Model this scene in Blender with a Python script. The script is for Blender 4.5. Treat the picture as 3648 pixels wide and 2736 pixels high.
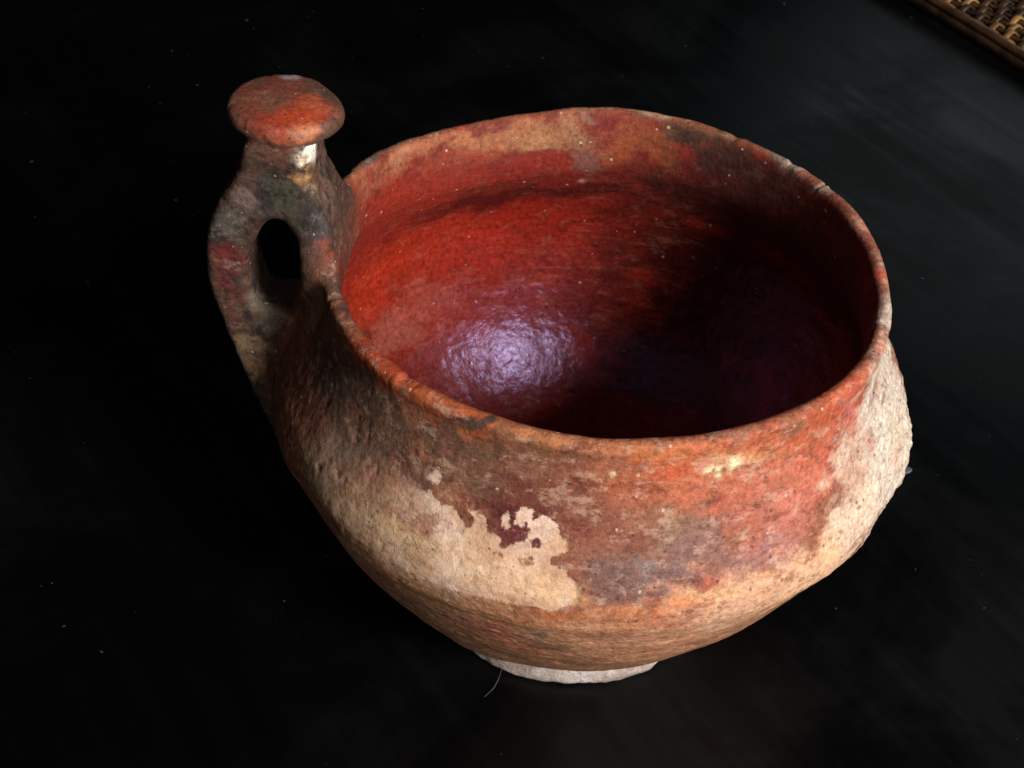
import bpy, math
import numpy as np

# ------------------------------------------------------------------ scene reset
for o in list(bpy.data.objects):
    bpy.data.objects.remove(o, do_unlink=True)
scene = bpy.context.scene
col = scene.collection
S = 0.1                       # one unit of the model below = 10 cm; rim radius = 1 unit
H = 1.601                     # height of the rim above the table (units)

# ------------------------------------------------------------------ camera
from mathutils import Matrix, Vector
cam_data = bpy.data.cameras.new('camera')
cam = bpy.data.objects.new('camera', cam_data)
col.objects.link(cam)
scene.camera = cam
CAM_POS = Vector((0.0, -4.62283, 3.10398 + H)) * S
CAM_FWD = Vector((-0.048504, 0.778857, -0.625323))
CAM_RIGHT = Vector((0.994662, 0.094752, 0.040865))
CAM_UP = Vector((-0.091079, 0.620003, 0.779295))
rot = Matrix((CAM_RIGHT, CAM_UP, -CAM_FWD)).transposed()
cam.matrix_world = Matrix.Translation(CAM_POS) @ rot.to_4x4()
cam_data.sensor_width = 36.0
cam_data.angle = math.radians(35.0)
cam_data.clip_start = 0.01
cam_data.clip_end = 50.0
cam_data.dof.use_dof = True
cam_data.dof.focus_distance = 0.52
cam_data.dof.aperture_fstop = 45.0

# ------------------------------------------------------------------ light
world = bpy.data.worlds.new('World')
scene.world = world
world.use_nodes = True
bg = world.node_tree.nodes['Background']
bg.inputs[0].default_value = (0.80, 0.88, 1.0, 1)
bg.inputs[1].default_value = 0.004

def area(name, az, el, dist, sx, sy, power, color, aim=(0, 0, 0.1)):
    l = bpy.data.lights.new(name, 'AREA')
    l.shape = 'RECTANGLE'; l.size = sx; l.size_y = sy
    l.energy = power; l.color = color
    o = bpy.data.objects.new(name, l); col.objects.link(o)
    a, e = math.radians(az), math.radians(el)
    d = Vector((math.cos(e) * math.cos(a), math.cos(e) * math.sin(a), math.sin(e)))
    o.location = Vector(aim) + d * dist
    o.rotation_euler = d.to_track_quat('Z', 'Y').to_euler()
    return o
area('window_light', -47, 33, 2.6, 0.56, 0.62, 114.0, (1.0, 0.955, 0.93))
area('front_fill_light', -68, 12, 3.2, 1.6, 1.2, 17.0, (1.0, 0.96, 0.94))  # unseen broad fill, added to brighten the underside of the cup
area('room_fill_light', -120, 35, 3.0, 2.0, 2.0, 2.2, (0.95, 0.96, 1.0))  # unseen dim lamp, added to lift the dark left side
area('far_window_light', 62, 25, 4.0, 2.2, 1.3, 4.6, (0.78, 0.94, 1.0))

scene.view_settings.view_transform = 'Standard'
scene.view_settings.look = 'None'
scene.view_settings.exposure = 0.0
scene.view_settings.gamma = 1.0
scene.view_settings.use_curve_mapping = False
scene.render.engine = 'CYCLES'

# ------------------------------------------------------------------ numpy noise
_rng = np.random.RandomState(7)
_perm = _rng.permutation(256).astype(np.int32)
_perm = np.concatenate([_perm, _perm, _perm])
_val = _rng.rand(256).astype(np.float32) * 2 - 1
def vnoise(P, scale=1.0, seed=0):
    """smooth value noise, -1..1, P (n,3)"""
    Q = (P * scale + seed * 17.31 + 100.0).astype(np.float32)
    I = np.floor(Q).astype(np.int32); F = Q - I
    F = F * F * F * (F * (F * 6 - 15) + 10)
    I &= 255
    out = 0
    for dx in (0, 1):
        wx = F[:, 0] if dx else 1 - F[:, 0]
        ax = _perm[(I[:, 0] + dx) & 255]
        for dy in (0, 1):
            wy = F[:, 1] if dy else 1 - F[:, 1]
            ay = _perm[ax + ((I[:, 1] + dy) & 255)]
            for dz in (0, 1):
                wz = F[:, 2] if dz else 1 - F[:, 2]
                out = out + wx * wy * wz * _val[_perm[ay + ((I[:, 2] + dz) & 255)]]
    return out
def fbm(P, scale, octaves=4, gain=0.55, seed=0):
    a, s, t = 1.0, 0.0, 0.0
    for k in range(octaves):
        s = s + a * vnoise(P, scale, seed + k * 3); t += a
        a *= gain; scale *= 2.03
    return s / t
def sstep(a, b, x):
    t = np.clip((x - a) / (b - a), 0, 1)
    return t * t * (3 - 2 * t)
def s2l(c):
    c = np.asarray(c, np.float32) / 255.0
    return np.where(c <= 0.04045, c / 12.92, ((c + 0.055) / 1.055) ** 2.4)

# ------------------------------------------------------------------ cup profile
# heights are measured from the rim plane (z = 0); the table is at z = -H
OUT = [(-1.495, .40), (-1.492, .50), (-1.480, .540), (-1.455, .582), (-1.40, .630), (-1.32, .690), (-1.15, .808), (-.98, .925),
       (-.82, 1.022), (-.72, 1.074), (-.675, 1.096), (-.655, 1.108), (-.62, 1.122), (-.54, 1.134), (-.46, 1.118), (-.36, 1.078), (-.26, 1.034),
       (-.18, 1.006), (-.11, .992), (-.06, .990), (-.025, .996)]
LIP = [(-.006, .993), (.004, .980), (.006, .966), (.0, .950), (-.012, .941)]
INN = [(-.04, .934), (-.10, .926), (-.17, .926), (-.23, .938), (-.28, .962), (-.38, 1.012), (-.50, 1.042), (-0.6, 1.036), (-0.72, 1.012), (-0.84, 0.969), (-0.96, 0.904), (-1.08, 0.812), (-1.19, 0.694), (-1.28, 0.56), (-1.35, 0.411), (-1.395, 0.263), (-1.42, 0.108), (-1.427, 0.004)]
PTS = np.array(OUT + LIP + INN, float)          # (z, r)
def spline(P, n):
    """centripetal-like Catmull-Rom through P, n samples evenly spaced by arc length"""
    seg = np.linalg.norm(np.diff(P, axis=0), axis=1) ** 0.5
    t = np.concatenate([[0], np.cumsum(seg)])
    m = np.zeros_like(P)
    m[1:-1] = (P[2:] - P[:-2]) / (t[2:] - t[:-2])[:, None]
    m[0] = (P[1] - P[0]) / (t[1] - t[0]); m[-1] = (P[-1] - P[-2]) / (t[-1] - t[-2])
    tt = np.linspace(0, t[-1], 6000)
    i = np.clip(np.searchsorted(t, tt, 'right') - 1, 0, len(P) - 2)
    h = (t[i + 1] - t[i]); u = ((tt - t[i]) / h)[:, None]; h = h[:, None]
    Q = (2*u**3 - 3*u**2 + 1) * P[i] + (u**3 - 2*u**2 + u) * h * m[i] + (-2*u**3 + 3*u**2) * P[i+1] + (u**3 - u**2) * h * m[i+1]
    L = np.concatenate([[0], np.cumsum(np.linalg.norm(np.diff(Q, axis=0), axis=1))])
    ss = np.linspace(0, L[-1], n)
    return np.stack([np.interp(ss, L, Q[:, 0]), np.interp(ss, L, Q[:, 1])], 1), ss
RH = [0.0003, -0.0003, -0.0132, -0.0171, -0.0038, 0.0033, -0.008, -0.0097, 0.0001, 0.003]
ZH = [0, 0, 0.003, 0.0021, -0.0055, -0.0005, 0.0019, -0.0035, -0.0018, 0.0105]
def harm(C, th):
    s = 0
    for k in range(5):
        s = s + C[2*k] * np.cos((k+1) * th) + C[2*k+1] * np.sin((k+1) * th)
    return s
def wobble(z):                       # how much of the hand-made rim wobble a height takes part in
    return sstep(-0.75, -0.02, z)
def axis_shift(z):
    w = np.clip(-z / H, 0, 1)
    return -0.018 * w - 0.020 * w * (1 - w), -0.0006 * w - 0.16 * w * (1 - w)
def dents(z, th):                    # places where the potter's hand left the wall fuller or flatter
    s = 0.012 * sstep(-.80, -1.0, z)
    for deg, zc, amp, sd, sz in ((348, -.54, .012, 6, .12), (335, -.57, -.018, 5, .14), (216, -.63, -.020, 8, .16), (322, -.66, .010, 7, .10), (245, -1.3, .02, 12, .15)):
        d = (th - math.radians(deg) + np.pi) % (2 * np.pi) - np.pi
        s = s + amp * np.exp(-(d / math.radians(sd)) ** 2 - ((z - zc) / sz) ** 2)
    return s
def cup_point(z, r, th):
    w = wobble(z)
    rr = r * (1 + w * harm(RH, th)) + dents(z, th) * sstep(.6, .75, r)
    cx, cy = axis_shift(z)
    return np.stack([rr * np.cos(th) + cx, rr * np.sin(th) + cy, z + w * harm(ZH, th)], -1)
def cup_unwarp(P):
    """back from a point to (z, r, theta) of the unwarped solid"""
    z = P[:, 2]
    for _ in range(2):
        cx, cy = axis_shift(z)
        x, y = P[:, 0] - cx, P[:, 1] - cy
        th = np.arctan2(y, x); w = wobble(z)
        z = P[:, 2] - w * harm(ZH, th)
    return z, (np.hypot(x, y) - dents(z, th)) / (1 + w * harm(RH, th)), th

# signed distance of the wall (profile polygon) tabulated in the (r, z) half plane around the handle
poly, _ = spline(PTS, 700)
TR0, TR1, TZ0, TZ1, TD = 0.70, 1.60, -1.10, 0.62, 0.005
tr = np.arange(TR0, TR1, TD); tz = np.arange(TZ0, TZ1, TD)
def table_sdf():
    G = np.stack(np.meshgrid(tr, tz, indexing='ij'), -1).reshape(-1, 2)
    A = np.stack([poly[:, 1], poly[:, 0]], 1)
    A = A[(A[:, 1] > -1.35)]
    a, b = A[:-1], A[1:]
    best = np.full(len(G), 1e9)
    for k in range(len(a)):
        d = b[k] - a[k]
        t = np.clip(((G - a[k]) @ d) / (d @ d + 1e-12), 0, 1)
        q = G - a[k] - t[:, None] * d
        best = np.minimum(best, (q * q).sum(1))
    # inside test: crossing number on the full polygon
    F = np.stack([poly[:, 1], poly[:, 0]], 1); F2 = np.roll(F, -1, 0)
    ins = np.zeros(len(G), bool)
    for p, q in zip(F, F2):
        c = (p[1] > G[:, 1]) != (q[1] > G[:, 1])
        if c.any():
            ins ^= c & (G[:, 0] < (q[0] - p[0]) * (G[:, 1] - p[1]) / (q[1] - p[1] + 1e-15) + p[0])
    return (np.sqrt(best) * np.where(ins, -1, 1)).reshape(len(tr), len(tz))
CUP_T = table_sdf()
def bil(T, x, y, x0, y0, d):
    u = np.clip((x - x0) / d, 0, T.shape[0] - 1.001); v = np.clip((y - y0) / d, 0, T.shape[1] - 1.001)
    i = u.astype(int); j = v.astype(int); u = u - i; v = v - j
    return (T[i, j] * (1-u) * (1-v) + T[i+1, j] * u * (1-v) + T[i, j+1] * (1-u) * v + T[i+1, j+1] * u * v)
def cup_sd(P):
    z, r, th = cup_unwarp(P)
    return bil(CUP_T, r, z, TR0, TZ0, TD)

# ------------------------------------------------------------------ handle solid
# it stands in the radial plane towards -X; rho = -x
#            rho    z    half thickness  half width
INNER_ARM = [(.960, -.16, .040, .25), (.958, -.03, .040, .245), (.966, .07, .052, .19), (1.02, .18, .070, .150), (1.08, .28, .082, .134)]
OUTER_ARM = [(1.105, .28, .084, .134), (1.170, .185, .084, .132), (1.240, .075, .080, .128), (1.284, -.05, .074, .122), (1.289, -.19, .072, .122),
             (1.254, -.34, .070, .128), (1.198, -.49, .074, .145), (1.142, -.64, .066, .165), (1.090, -.80, .045, .19)]
WEB = [(1.135, -.365, .060, .100), (1.13, -.52, .075, .13), (1.10, -.66, .06, .15)]
NECK = [(1.100, .23, .094, .132), (1.098, .29, .084, .122), (1.086, .355, .100, .138)]
HD = 0.0035
hr = np.arange(0.70, 1.60, HD); hz = np.arange(-1.10, 0.62, HD)
def handle_tables():
    G = np.stack(np.meshgrid(hr, hz, indexing='ij'), -1).reshape(-1, 2)
    dist = np.full(len(G), 9.0); wsum = np.zeros(len(G)); wacc = np.zeros(len(G))
    for stroke in (INNER_ARM, OUTER_ARM, NECK, WEB):
        A = np.array(stroke)
        # refine the stroke smoothly
        t = np.arange(len(A)); tt = np.linspace(0, len(A) - 1, 40)
        m = np.gradient(A, axis=0)
        i = np.clip(tt.astype(int), 0, len(A) - 2); u = (tt - i)[:, None]
        A = (2*u**3 - 3*u**2 + 1) * A[i] + (u**3 - 2*u**2 + u) * m[i] + (-2*u**3 + 3*u**2) * A[i+1] + (u**3 - u**2) * m[i+1]
        ds = np.full(len(G), 9.0); ww = np.zeros(len(G))
        for k in range(len(A) - 1):
            a, b = A[k], A[k + 1]
            d = b[:2] - a[:2]
            t = np.clip(((G - a[:2]) @ d) / (d @ d), 0, 1)
            q = np.sqrt(((G - a[:2] - t[:, None] * d) ** 2).sum(1)) - (a[2] + t * (b[2] - a[2]))
            c = q < ds
            ds = np.where(c, q, ds); ww = np.where(c, a[3] + t * (b[3] - a[3]), ww)
        e = np.exp(-ds / 0.035); wsum += e; wacc += e * ww
        k = 0.07; h = np.clip(0.5 + 0.5 * (ds - dist) / k, 0, 1)
        dist = ds * (1 - h) + dist * h - k * h * (1 - h)
    return dist.reshape(len(hr), len(hz)), (wacc / wsum).reshape(len(hr), len(hz))
HT_D, HT_W = handle_tables()
KC = (-1.076, 0.0, 0.455)            # centre of the button on top of the handle
def knob_sd(P):
    x, y, z = P[:, 0] - KC[0], P[:, 1] - KC[1], P[:, 2] - KC[2]
    z = z + 0.05 * x - 0.02 * y
    a = np.arctan2(y, x)
    rad = 0.182 * (1 + 0.025 * np.cos(2 * a + .6) + 0.02 * np.cos(3 * a + 1.0) + .012 * np.cos(5 * a))
    r = np.hypot(x, y)
    top = 0.032 - 0.008 * (r / 0.2) ** 2
    bot = -0.040 + 0.012 * (r / .2) ** 2
    zc = (top + bot) / 2; hh = (top - bot) / 2
    R = 0.021
    qx = r - rad + R; qz = np.abs(z - zc) - hh + R
    return np.minimum(np.maximum(qx, qz), 0) + np.hypot(np.maximum(qx, 0), np.maximum(qz, 0)) - R
def handle_sd(P, with_knob=True):
    y = P[:, 1] + 0.02 * np.sin(P[:, 2] * 5.0)
    d2 = bil(HT_D, -P[:, 0], P[:, 2], 0.70, -1.10, HD)
    w = bil(HT_W, -P[:, 0], P[:, 2], 0.70, -1.10, HD)
    R = 0.034
    qx = d2 + R; qy = np.abs(y) - w + R
    d = np.minimum(np.maximum(qx, qy), 0) + np.hypot(np.maximum(qx, 0), np.maximum(qy, 0)) - R
    if with_knob:
        dk = knob_sd(P); k = 0.035
        h = np.clip(0.5 + 0.5 * (dk - d) / k, 0, 1)
        d = dk * (1 - h) + d * h - k * h * (1 - h)
    return d
FILLET = 0.11
def joined_sd(P):
    a, b = handle_sd(P), cup_sd(P)
    h = np.clip(0.5 + 0.5 * (b - a) / FILLET, 0, 1)
    return b * (1 - h) + a * h - FILLET * h * (1 - h)

# ------------------------------------------------------------------ hand-made unevenness, shared by all clay parts
def relief(P, inside, lipness):
    th = np.arctan2(P[:, 1], P[:, 0])
    big = fbm(P, 2.2, 3, .5, 1) * 0.010
    mid = fbm(P, 9.0, 3, .55, 5) * 0.0032
    fine = fbm(P, 38.0, 3, .6, 9) * 0.0014 * (1 - 0.35 * inside)
    # turning and smoothing marks run round the cup
    Q = np.stack([np.cos(th) * 1.4, np.sin(th) * 1.4, P[:, 2] * 16.0], 1)
    lines = fbm(Q, 1.6, 3, .6, 13) * 0.0012 * (1 - .6 * inside)
    pits = fbm(P, 24.0, 2, .5, 21); pits = -np.clip(pits - 0.42, 0, 1) * 0.010 * (1 - inside)
    chips = fbm(np.stack([np.cos(th), np.sin(th), 0.2 * P[:, 2]], 1), 13.0, 3, .55, 31)
    chips = -np.clip(chips - 0.36, 0, 1) * 0.050 * lipness
    d = (th + math.radians(14) + np.pi) % (2 * np.pi) - np.pi       # crumbling skin on the weathered side
    rough = np.exp(-(d / .42) ** 2) * sstep(-.12, -.3, P[:, 2]) * sstep(-.85, -.65, P[:, 2]) * (1 - inside)
    return big + mid + fine + lines + pits + chips + rough * (fbm(P, 30.0, 3, .6, 83) * .010 + fbm(P, 11.0, 2, .5, 87) * .009) + 0.006 * sstep(.42, .55, rough + .25 * fbm(P, 9.0, 4, .6, 89))

# ------------------------------------------------------------------ paint: colour of the clay at each point, with some shade painted in
# each patch: x, y, z, radius round the cup, radius along the wall, R, G, B (sRGB), strength, where (o outside, i inside, h handle, a all)
FEATURES = [
    (-0.157, -0.993, -0.022, 0.231, 0.045, 182, 112, 70, 0.8, 'o'),
    (0.09, -0.998, -0.023, 0.234, 0.044, 172, 100, 68, 0.8, 'o'),
    (0.296, -0.965, -0.045, 0.161, 0.042, 190, 98, 52, 0.85, 'o'),
    (0.487, -0.891, -0.031, 0.185, 0.038, 178, 98, 68, 0.8, 'o'),
    (0.465, -0.903, -0.078, 0.146, 0.032, 214, 150, 104, 0.5, 'o'),
    (0.682, -0.767, -0.011, 0.439, 0.053, 176, 90, 62, 0.8, 'o'),
    (0.787, -0.649, -0.003, 0.171, 0.233, 184, 84, 50, 0.8, 'o'),
    (0.91, -0.36, -0.01, 0.058, 0.143, 184, 90, 58, 0.9, 'a'),
    (0.927, -0.238, -0.005, 0.054, 0.076, 214, 176, 156, 0.7, 'a'),
    (0.93, -0.002, -0.002, 0.044, 0.124, 186, 84, 58, 0.8, 'a'),
    (0.878, 0.287, 0.01, 0.057, 0.075, 178, 110, 92, 0.8, 'a'),
    (0.779, 0.531, 0.002, 0.049, 0.054, 150, 128, 116, 0.8, 'a'),
    (0.625, 0.734, 0.002, 0.092, 0.038, 132, 124, 116, 0.8, 'a'),
    (0.41, 0.876, 0.005, 0.089, 0.027, 120, 84, 60, 0.7, 'a'),
    (0.123, 0.968, 0.018, 0.126, 0.023, 176, 140, 118, 0.8, 'a'),
    (-0.073, 0.954, 0.013, 0.107, 0.019, 170, 120, 100, 0.7, 'a'),
    (-0.319, 0.899, -0.01, 0.126, 0.02, 140, 62, 52, 0.8, 'a'),
    (-0.576, 0.79, -0.014, 0.128, 0.021, 150, 52, 44, 0.8, 'a'),
    (-0.767, 0.634, -0.002, 0.115, 0.032, 104, 78, 74, 0.8, 'a'),
    (-0.876, 0.452, 0.015, 0.086, 0.028, 84, 72, 72, 0.9, 'a'),
    (-0.528, -0.807, 0.005, 0.338, 0.096, 160, 80, 48, 0.85, 'a'),
    (-0.402, -0.904, 0.008, 0.178, 0.063, 176, 84, 44, 0.8, 'a'),
    (-0.646, -0.687, 0.007, 0.163, 0.102, 168, 62, 34, 0.9, 'a'),
    (-0.931, 0.397, -0.676, 0.119, 0.148, 124, 60, 42, 0.85, 'a'),
    (-0.846, -0.342, -0.012, 0.079, 0.094, 96, 76, 62, 0.85, 'a'),
    (-0.813, -0.438, -0.005, 0.043, 0.034, 60, 56, 56, 0.7, 'a'),
    (-0.321, -0.946, -0.001, 0.073, 0.02, 44, 46, 44, 0.92, 'a'),
    (-0.372, -0.925, 0.002, 0.035, 0.018, 60, 62, 50, 0.8, 'a'),
    (-0.273, -0.966, -0.01, 0.017, 0.012, 200, 176, 150, 0.7, 'a'),
    (-0.146, -1.022, -0.189, 0.273, 0.154, 104, 58, 46, 0.75, 'o'),
    (0.224, -0.994, -0.148, 0.228, 0.08, 176, 92, 60, 0.7, 'o'),
    (0.48, -0.928, -0.194, 0.193, 0.092, 178, 94, 72, 0.75, 'o'),
    (0.717, -0.783, -0.237, 0.175, 0.108, 186, 98, 78, 0.75, 'o'),
    (0.371, -0.942, -0.102, 0.135, 0.028, 178, 74, 44, 0.7, 'o'),
    (0.762, -0.686, -0.124, 0.111, 0.133, 170, 80, 58, 0.75, 'o'),
    (0.845, -0.58, -0.147, 0.067, 0.117, 164, 72, 56, 0.5, 'o'),
    (0.625, -0.91, -0.328, 0.163, 0.091, 172, 98, 84, 0.7, 'o'),
    (0.171, -1.006, -0.163, 0.084, 0.047, 150, 74, 52, 0.6, 'o'),
    (0.142, -1.008, -0.155, 0.042, 0.016, 110, 66, 56, 0.6, 'o'),
    (0.434, -0.919, -0.105, 0.031, 0.041, 244, 226, 184, 0.95, 'o'),
    (0.465, -0.903, -0.078, 0.042, 0.014, 222, 180, 140, 0.4, 'o'),
    (0.118, -1.001, -0.115, 0.028, 0.021, 226, 206, 166, 0.8, 'o'),
    (0.057, -1.007, -0.12, 0.033, 0.016, 214, 176, 130, 0.5, 'o'),
    (0.886, -0.625, -0.318, 0.134, 0.186, 186, 148, 130, 0.75, 'o'),
    (0.964, -0.554, -0.391, 0.131, 0.197, 200, 178, 160, 0.85, 'o'),
    (1.04, -0.336, -0.386, 0.301, 0.405, 204, 184, 172, 0.9, 'o'),
    (1.064, -0.358, -0.426, 0.063, 0.078, 208, 184, 150, 0.3, 'o'),
    (0.89, -0.723, -0.469, 0.157, 0.132, 216, 182, 162, 0.8, 'o'),
    (0.75, -0.883, -0.477, 0.141, 0.076, 222, 170, 138, 0.75, 'o'),
    (0.59, -1.005, -0.503, 0.183, 0.05, 216, 164, 132, 0.8, 'o'),
    (0.417, -1.087, -0.501, 0.161, 0.039, 206, 148, 112, 0.8, 'o'),
    (0.82, -0.601, -0.094, 0.042, 0.104, 170, 66, 60, 0.5, 'o'),
    (0.905, -0.558, -0.274, 0.028, 0.06, 176, 80, 78, 0.5, 'o'),
    (0.252, -1.103, -0.407, 0.173, 0.079, 116, 84, 80, 0.75, 'o'),
    (0.129, -1.134, -0.432, 0.085, 0.061, 104, 74, 70, 0.7, 'o'),
    (0.383, -1.027, -0.326, 0.149, 0.074, 128, 86, 80, 0.7, 'o'),
    (0.267, -1.039, -0.291, 0.1, 0.053, 124, 96, 78, 0.55, 'o'),
    (0.478, -1.028, -0.411, 0.095, 0.062, 130, 88, 78, 0.6, 'o'),
    (0.214, -1.096, -0.379, 0.034, 0.033, 128, 114, 112, 0.5, 'o'),
    (0.298, -1.103, -0.44, 0.073, 0.046, 112, 88, 94, 0.5, 'o'),
    (0.454, -1.055, -0.448, 0.063, 0.035, 176, 84, 70, 0.55, 'o'),
    (0.619, -0.945, -0.394, 0.108, 0.062, 158, 110, 112, 0.45, 'o'),
    (0.024, -1.042, -0.224, 0.153, 0.074, 124, 66, 50, 0.7, 'o'),
    (0.114, -1.064, -0.287, 0.112, 0.044, 116, 60, 46, 0.6, 'o'),
    (0.017, -1.072, -0.292, 0.084, 0.023, 108, 34, 30, 0.7, 'o'),
    (-0.242, -1.022, -0.238, 0.117, 0.074, 90, 38, 36, 0.85, 'o'),
    (-0.292, -0.979, -0.152, 0.09, 0.076, 104, 62, 50, 0.7, 'o'),
    (-0.166, -1.061, -0.288, 0.086, 0.073, 92, 32, 34, 0.9, 'o'),
    (-0.078, -1.02, -0.163, 0.112, 0.061, 120, 64, 44, 0.7, 'o'),
    (-0.16, -1.021, -0.191, 0.071, 0.018, 96, 36, 30, 0.7, 'o'),
    (-0.222, -0.986, -0.119, 0.102, 0.064, 128, 84, 62, 0.6, 'o'),
    (-0.39, -0.969, -0.21, 0.095, 0.059, 110, 76, 58, 0.7, 'o'),
    (-0.427, -0.918, -0.11, 0.155, 0.063, 94, 66, 52, 0.75, 'o'),
    (-0.512, -0.913, -0.219, 0.071, 0.058, 84, 46, 42, 0.6, 'o'),
    (-0.226, -0.979, -0.052, 0.09, 0.035, 122, 78, 54, 0.6, 'o'),
    (-0.649, -0.768, -0.132, 0.214, 0.124, 98, 72, 58, 0.85, 'o'),
    (-0.838, -0.538, -0.187, 0.212, 0.137, 92, 66, 56, 0.85, 'o'),
    (-0.743, -0.745, -0.277, 0.163, 0.088, 100, 74, 60, 0.7, 'o'),
    (-0.061, -1.007, -0.116, 0.055, 0.022, 176, 134, 104, 0.5, 'o'),
    (-0.135, -1.011, -0.15, 0.028, 0.018, 170, 138, 110, 0.6, 'o'),
    (0.138, -1.005, -0.142, 0.01, 0.029, 62, 34, 34, 0.95, 'o'),
    (0.163, -1.006, -0.16, 0.028, 0.011, 80, 46, 44, 0.9, 'o'),
    (-0.833, -0.776, -0.46, 0.145, 0.095, 152, 122, 96, 0.7, 'o'),  # tan patches from here: darker to the left, weaker light painted in
    (-0.656, -0.926, -0.42, 0.164, 0.09, 166, 130, 94, 0.7, 'o'),
    (-0.493, -1.04, -0.45, 0.157, 0.077, 186, 148, 108, 0.75, 'o'),
    (-0.341, -1.1, -0.451, 0.14, 0.062, 202, 164, 124, 0.8, 'o'),
    (-0.195, -1.134, -0.456, 0.147, 0.057, 224, 176, 130, 0.85, 'o'),
    (-0.065, -1.15, -0.462, 0.1, 0.046, 228, 180, 132, 0.85, 'o'),
    (-0.399, -1.088, -0.471, 0.065, 0.048, 196, 176, 154, 0.5, 'o'),
    (-0.282, -1.117, -0.456, 0.045, 0.037, 206, 190, 172, 0.5, 'o'),
    (-0.733, -0.816, -0.352, 0.045, 0.044, 180, 162, 146, 0.6, 'o'),
    (-0.527, -1.004, -0.409, 0.104, 0.03, 178, 134, 84, 0.5, 'o'),
    (-0.337, -1.122, -0.529, 0.275, 0.026, 170, 112, 62, 0.6, 'o'),
    (-0.57, -1.015, -0.607, 0.234, 0.141, 150, 112, 82, 0.8, 'o'),
    (-0.339, -1.064, -0.715, 0.267, 0.189, 164, 116, 82, 0.8, 'o'),
    (0.029, -1.166, -0.585, 0.309, 0.068, 178, 110, 74, 0.75, 'o'),
    (-0.059, -1.17, -0.547, 0.102, 0.02, 184, 94, 48, 0.8, 'o'),
    (0.293, -1.133, -0.527, 0.183, 0.017, 206, 118, 74, 0.8, 'o'),
    (0.036, -1.092, -0.76, 0.353, 0.183, 178, 120, 88, 0.8, 'o'),
    (0.323, -1.076, -0.693, 0.22, 0.17, 196, 134, 104, 0.8, 'o'),
    (0.563, -1.008, -0.625, 0.221, 0.128, 212, 158, 130, 0.8, 'o'),
    (0.771, -0.859, -0.602, 0.189, 0.092, 222, 170, 136, 0.7, 'o'),
    (-0.212, -1.038, -0.822, 0.117, 0.111, 152, 78, 60, 0.6, 'o'),
    (-0.341, -1.04, -0.762, 0.116, 0.074, 140, 74, 62, 0.5, 'o'),
    (-0.067, -1.06, -0.821, 0.047, 0.028, 96, 80, 68, 0.7, 'o'),
    (-0.098, -1.115, -0.711, 0.025, 0.022, 90, 76, 70, 0.6, 'o'),
    (-0.729, 0.617, -0.039, 0.251, 0.064, 206, 130, 84, 0.8, 'i'),
    (-0.469, 0.809, -0.065, 0.229, 0.061, 210, 132, 84, 0.85, 'i'),
    (-0.26, 0.884, -0.088, 0.165, 0.057, 204, 136, 88, 0.8, 'i'),
    (-0.135, 0.907, -0.089, 0.126, 0.065, 190, 132, 94, 0.6, 'i'),
    (0.004, 0.928, -0.036, 0.107, 0.029, 196, 90, 56, 0.6, 'i'),
    (0.013, 0.911, -0.139, 0.108, 0.061, 192, 96, 50, 0.7, 'i'),
    (0.172, 0.904, -0.099, 0.127, 0.069, 178, 92, 46, 0.7, 'i'),
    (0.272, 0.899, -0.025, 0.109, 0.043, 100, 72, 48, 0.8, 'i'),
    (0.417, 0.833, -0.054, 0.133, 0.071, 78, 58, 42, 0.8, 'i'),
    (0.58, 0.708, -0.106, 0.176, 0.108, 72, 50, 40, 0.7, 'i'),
    (-0.879, 0.36, -0.038, 0.104, 0.089, 200, 120, 84, 0.75, 'i'),
    (-0.867, 0.391, -0.036, 0.03, 0.051, 172, 58, 34, 0.7, 'i'),
    (-0.888, 0.213, -0.084, 0.111, 0.185, 184, 90, 60, 0.7, 'i'),
    (-0.894, 0.137, -0.173, 0.1, 0.224, 196, 110, 84, 0.6, 'i'),
    (-0.788, 0.541, -0.039, 0.099, 0.035, 206, 140, 110, 0.6, 'i'),
    (-0.664, 0.658, -0.138, 0.132, 0.039, 186, 92, 62, 0.6, 'i'),
    (-0.501, 0.78, -0.112, 0.098, 0.023, 182, 70, 40, 0.6, 'i'),
    (-0.566, 0.735, -0.133, 0.247, 0.034, 176, 66, 42, 0.5, 'i'),
    (-0.341, 0.845, -0.207, 0.287, 0.056, 166, 44, 28, 0.85, 'i'),
    (-0.598, 0.712, -0.225, 0.272, 0.069, 176, 56, 38, 0.75, 'i'),
    (-0.787, 0.532, -0.236, 0.27, 0.116, 184, 52, 32, 0.8, 'i'),
    (-0.886, 0.481, -0.36, 0.27, 0.196, 184, 54, 34, 0.8, 'i'),
    (-0.394, 0.896, -0.372, 0.402, 0.054, 84, 18, 16, 0.75, 'i'),  # groove under the rim: deeper red pigment plus painted crease shade
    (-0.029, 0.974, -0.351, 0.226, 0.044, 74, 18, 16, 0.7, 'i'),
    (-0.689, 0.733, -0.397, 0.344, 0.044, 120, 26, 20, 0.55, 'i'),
    (-0.465, 0.904, -0.506, 0.338, 0.086, 178, 46, 30, 0.8, 'i'),
    (-0.741, 0.712, -0.542, 0.313, 0.135, 188, 56, 34, 0.8, 'i'),
    (-0.893, 0.501, -0.613, 0.175, 0.116, 196, 56, 30, 0.85, 'i'),
    (-0.565, 0.822, -0.665, 0.299, 0.101, 176, 50, 34, 0.8, 'i'),
    (-0.112, 1.004, -0.534, 0.229, 0.138, 160, 42, 28, 0.8, 'i'),
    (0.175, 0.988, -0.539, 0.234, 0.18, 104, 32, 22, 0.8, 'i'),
    (-0.73, 0.643, -0.788, 0.213, 0.096, 176, 78, 64, 0.75, 'i'),
    (-0.79, 0.542, -0.836, 0.151, 0.075, 170, 92, 76, 0.7, 'i'),
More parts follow.
